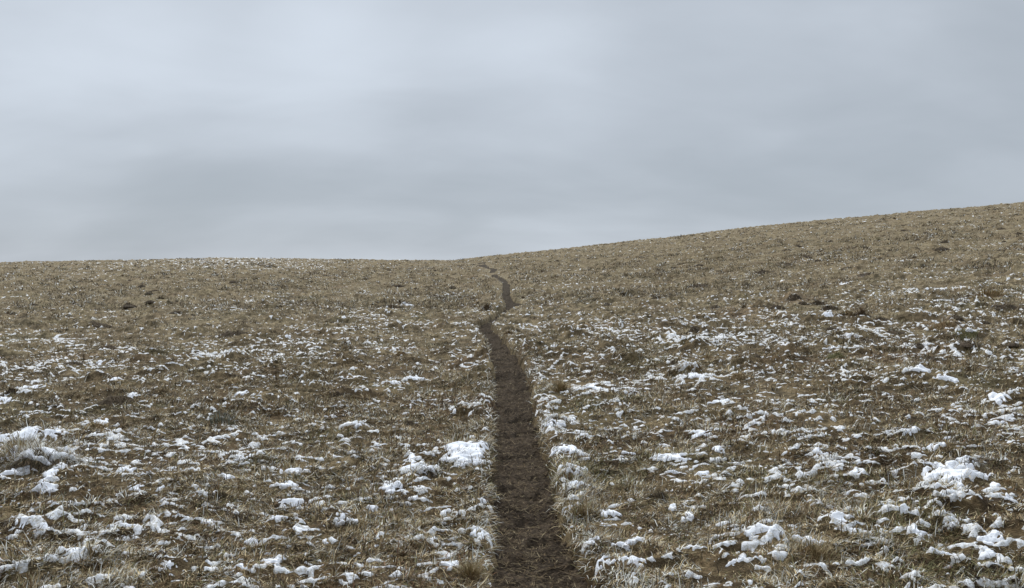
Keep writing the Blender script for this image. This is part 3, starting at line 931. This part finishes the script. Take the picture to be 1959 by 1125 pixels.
# small far tufts: single meshes, copied
protos = []
for k in range(5):
    p = tussock_parts(0.32, 0.11, 'dark', 0, 900 + 31 * k, 240)
    v, q, c = p['mound']
    v2, q2, t2, c2 = p['grass_blades']
    protos.append(mesh_np('distant_tuft', np.concatenate([v, v2]), np.concatenate([q, q2 + len(v)]), t2 + len(v), M_BLADE, None, np.concatenate([c, c2])))
ZONES = [  # photo region, how many, scale, label
    ((150, 660, 500, 545), 62, (0.6, 1.5), 'tiny dark tuft among the many speckling the slope under the left skyline'),
    ((660, 900, 504, 580), 22, (0.6, 1.3), 'tiny dark tuft on the far slope just left of the distant trail'),
    ((0, 600, 545, 640), 34, (0.5, 1.1), 'small dark tuft scattered over the middle of the left slope'),
    ((1000, 1400, 484, 600), 40, (0.5, 1.2), 'small dark tuft on the far slope just right of the distant trail'),
    ((1400, 1959, 410, 540), 52, (0.7, 1.9), 'small dark tuft high on the right hill below its skyline'),
    ((1400, 1959, 540, 700), 34, (0.4, 0.9), 'small dark tuft scattered over the lower right hill'),
]
first = [True] * 5
for (x0, x1, y0, y1), cnt, (s0, s1), lab in ZONES:
    made = 0
    while made < cnt:
        px, py = x0 + (x1 - x0) * rng.random(), y0 + (y1 - y0) * rng.random()
        yc = np.interp(px, [c[0] for c in CREST], [c[1] for c in CREST])
        if py < yc + 2.5: continue
        x, y, r = at(px, py)
        if r > 112 or abs(path_u(np.array([x]), np.array([y]))[0]) < 2: continue
        k = int(rng.integers(0, 5))
        if first[k]:
            o = protos[k]; first[k] = False
        else:
            o = protos[k].copy(); COL.objects.link(o)
        s = 1.15 * (s0 + (s1 - s0) * rng.random() ** 1.5)
        o.location = (x, y, float(ground(np.array([x]), np.array([y]))[0]) - 0.01)
        o.rotation_euler = (0, 0, 6.283 * rng.random())
        o.scale = (s * (0.8 + 0.6 * rng.random()), s, s * (0.7 + 0.5 * rng.random()))
        tag(o, lab, 'tussock', 'small dark tufts speckling the far slopes: ' + lab.split(' on ')[-1].split(' over ')[-1].split(' speckling ')[-1])
        made += 1

# ------------------------------------------------------------------ bent dead stalk beside the trail
x0, y0, r0 = at(1121, 1030)
x1, y1, r1 = at(1212, 1047)
z0, z1 = (float(ground(np.array([a]), np.array([b]))[0]) for a, b in ((x0, y0), (x1, y1)))
pts = [Vector((x0 - 0.002, y0, z0 + 0.19)), Vector((x0, y0, z0 + 0.1)), Vector((x0 + 0.003, y0, z0 + 0.035)), Vector((x0 + 0.03, y0 - 0.005, z0 + 0.03)),
       Vector(((x0 + x1) / 2, (y0 + y1) / 2, (z0 + z1) / 2 + 0.05)), Vector((x1, y1, z1 + 0.03))]
vs, qs = [], []
for i, p in enumerate(pts):
    d = (pts[min(i + 1, 5)] - pts[max(i - 1, 0)]).normalized()
    s = d.cross(Vector((0, 1, 0.2))).normalized()
    b = d.cross(s)
    rr = 0.0030 - 0.0003 * i
    for j in range(6):
        a = j * math.pi / 3
        vs.append(p + s * (rr * math.cos(a)) + b * (rr * math.sin(a)))
    if i:
        qs += [[(i - 1) * 6 + j, (i - 1) * 6 + (j + 1) % 6, i * 6 + (j + 1) % 6, i * 6 + j] for j in range(6)]
loc = np.array([x0, y0, z0])
o = mesh_np('grass_stalk', np.array([tuple(v) for v in vs]) - loc, np.array(qs), None, M_BLADE, None, np.tile(TAN * 1.1, (len(vs), 1)))
o.location = loc
tag(o, 'long dead stalk bent sideways on the right bank of the trail', 'stalk')
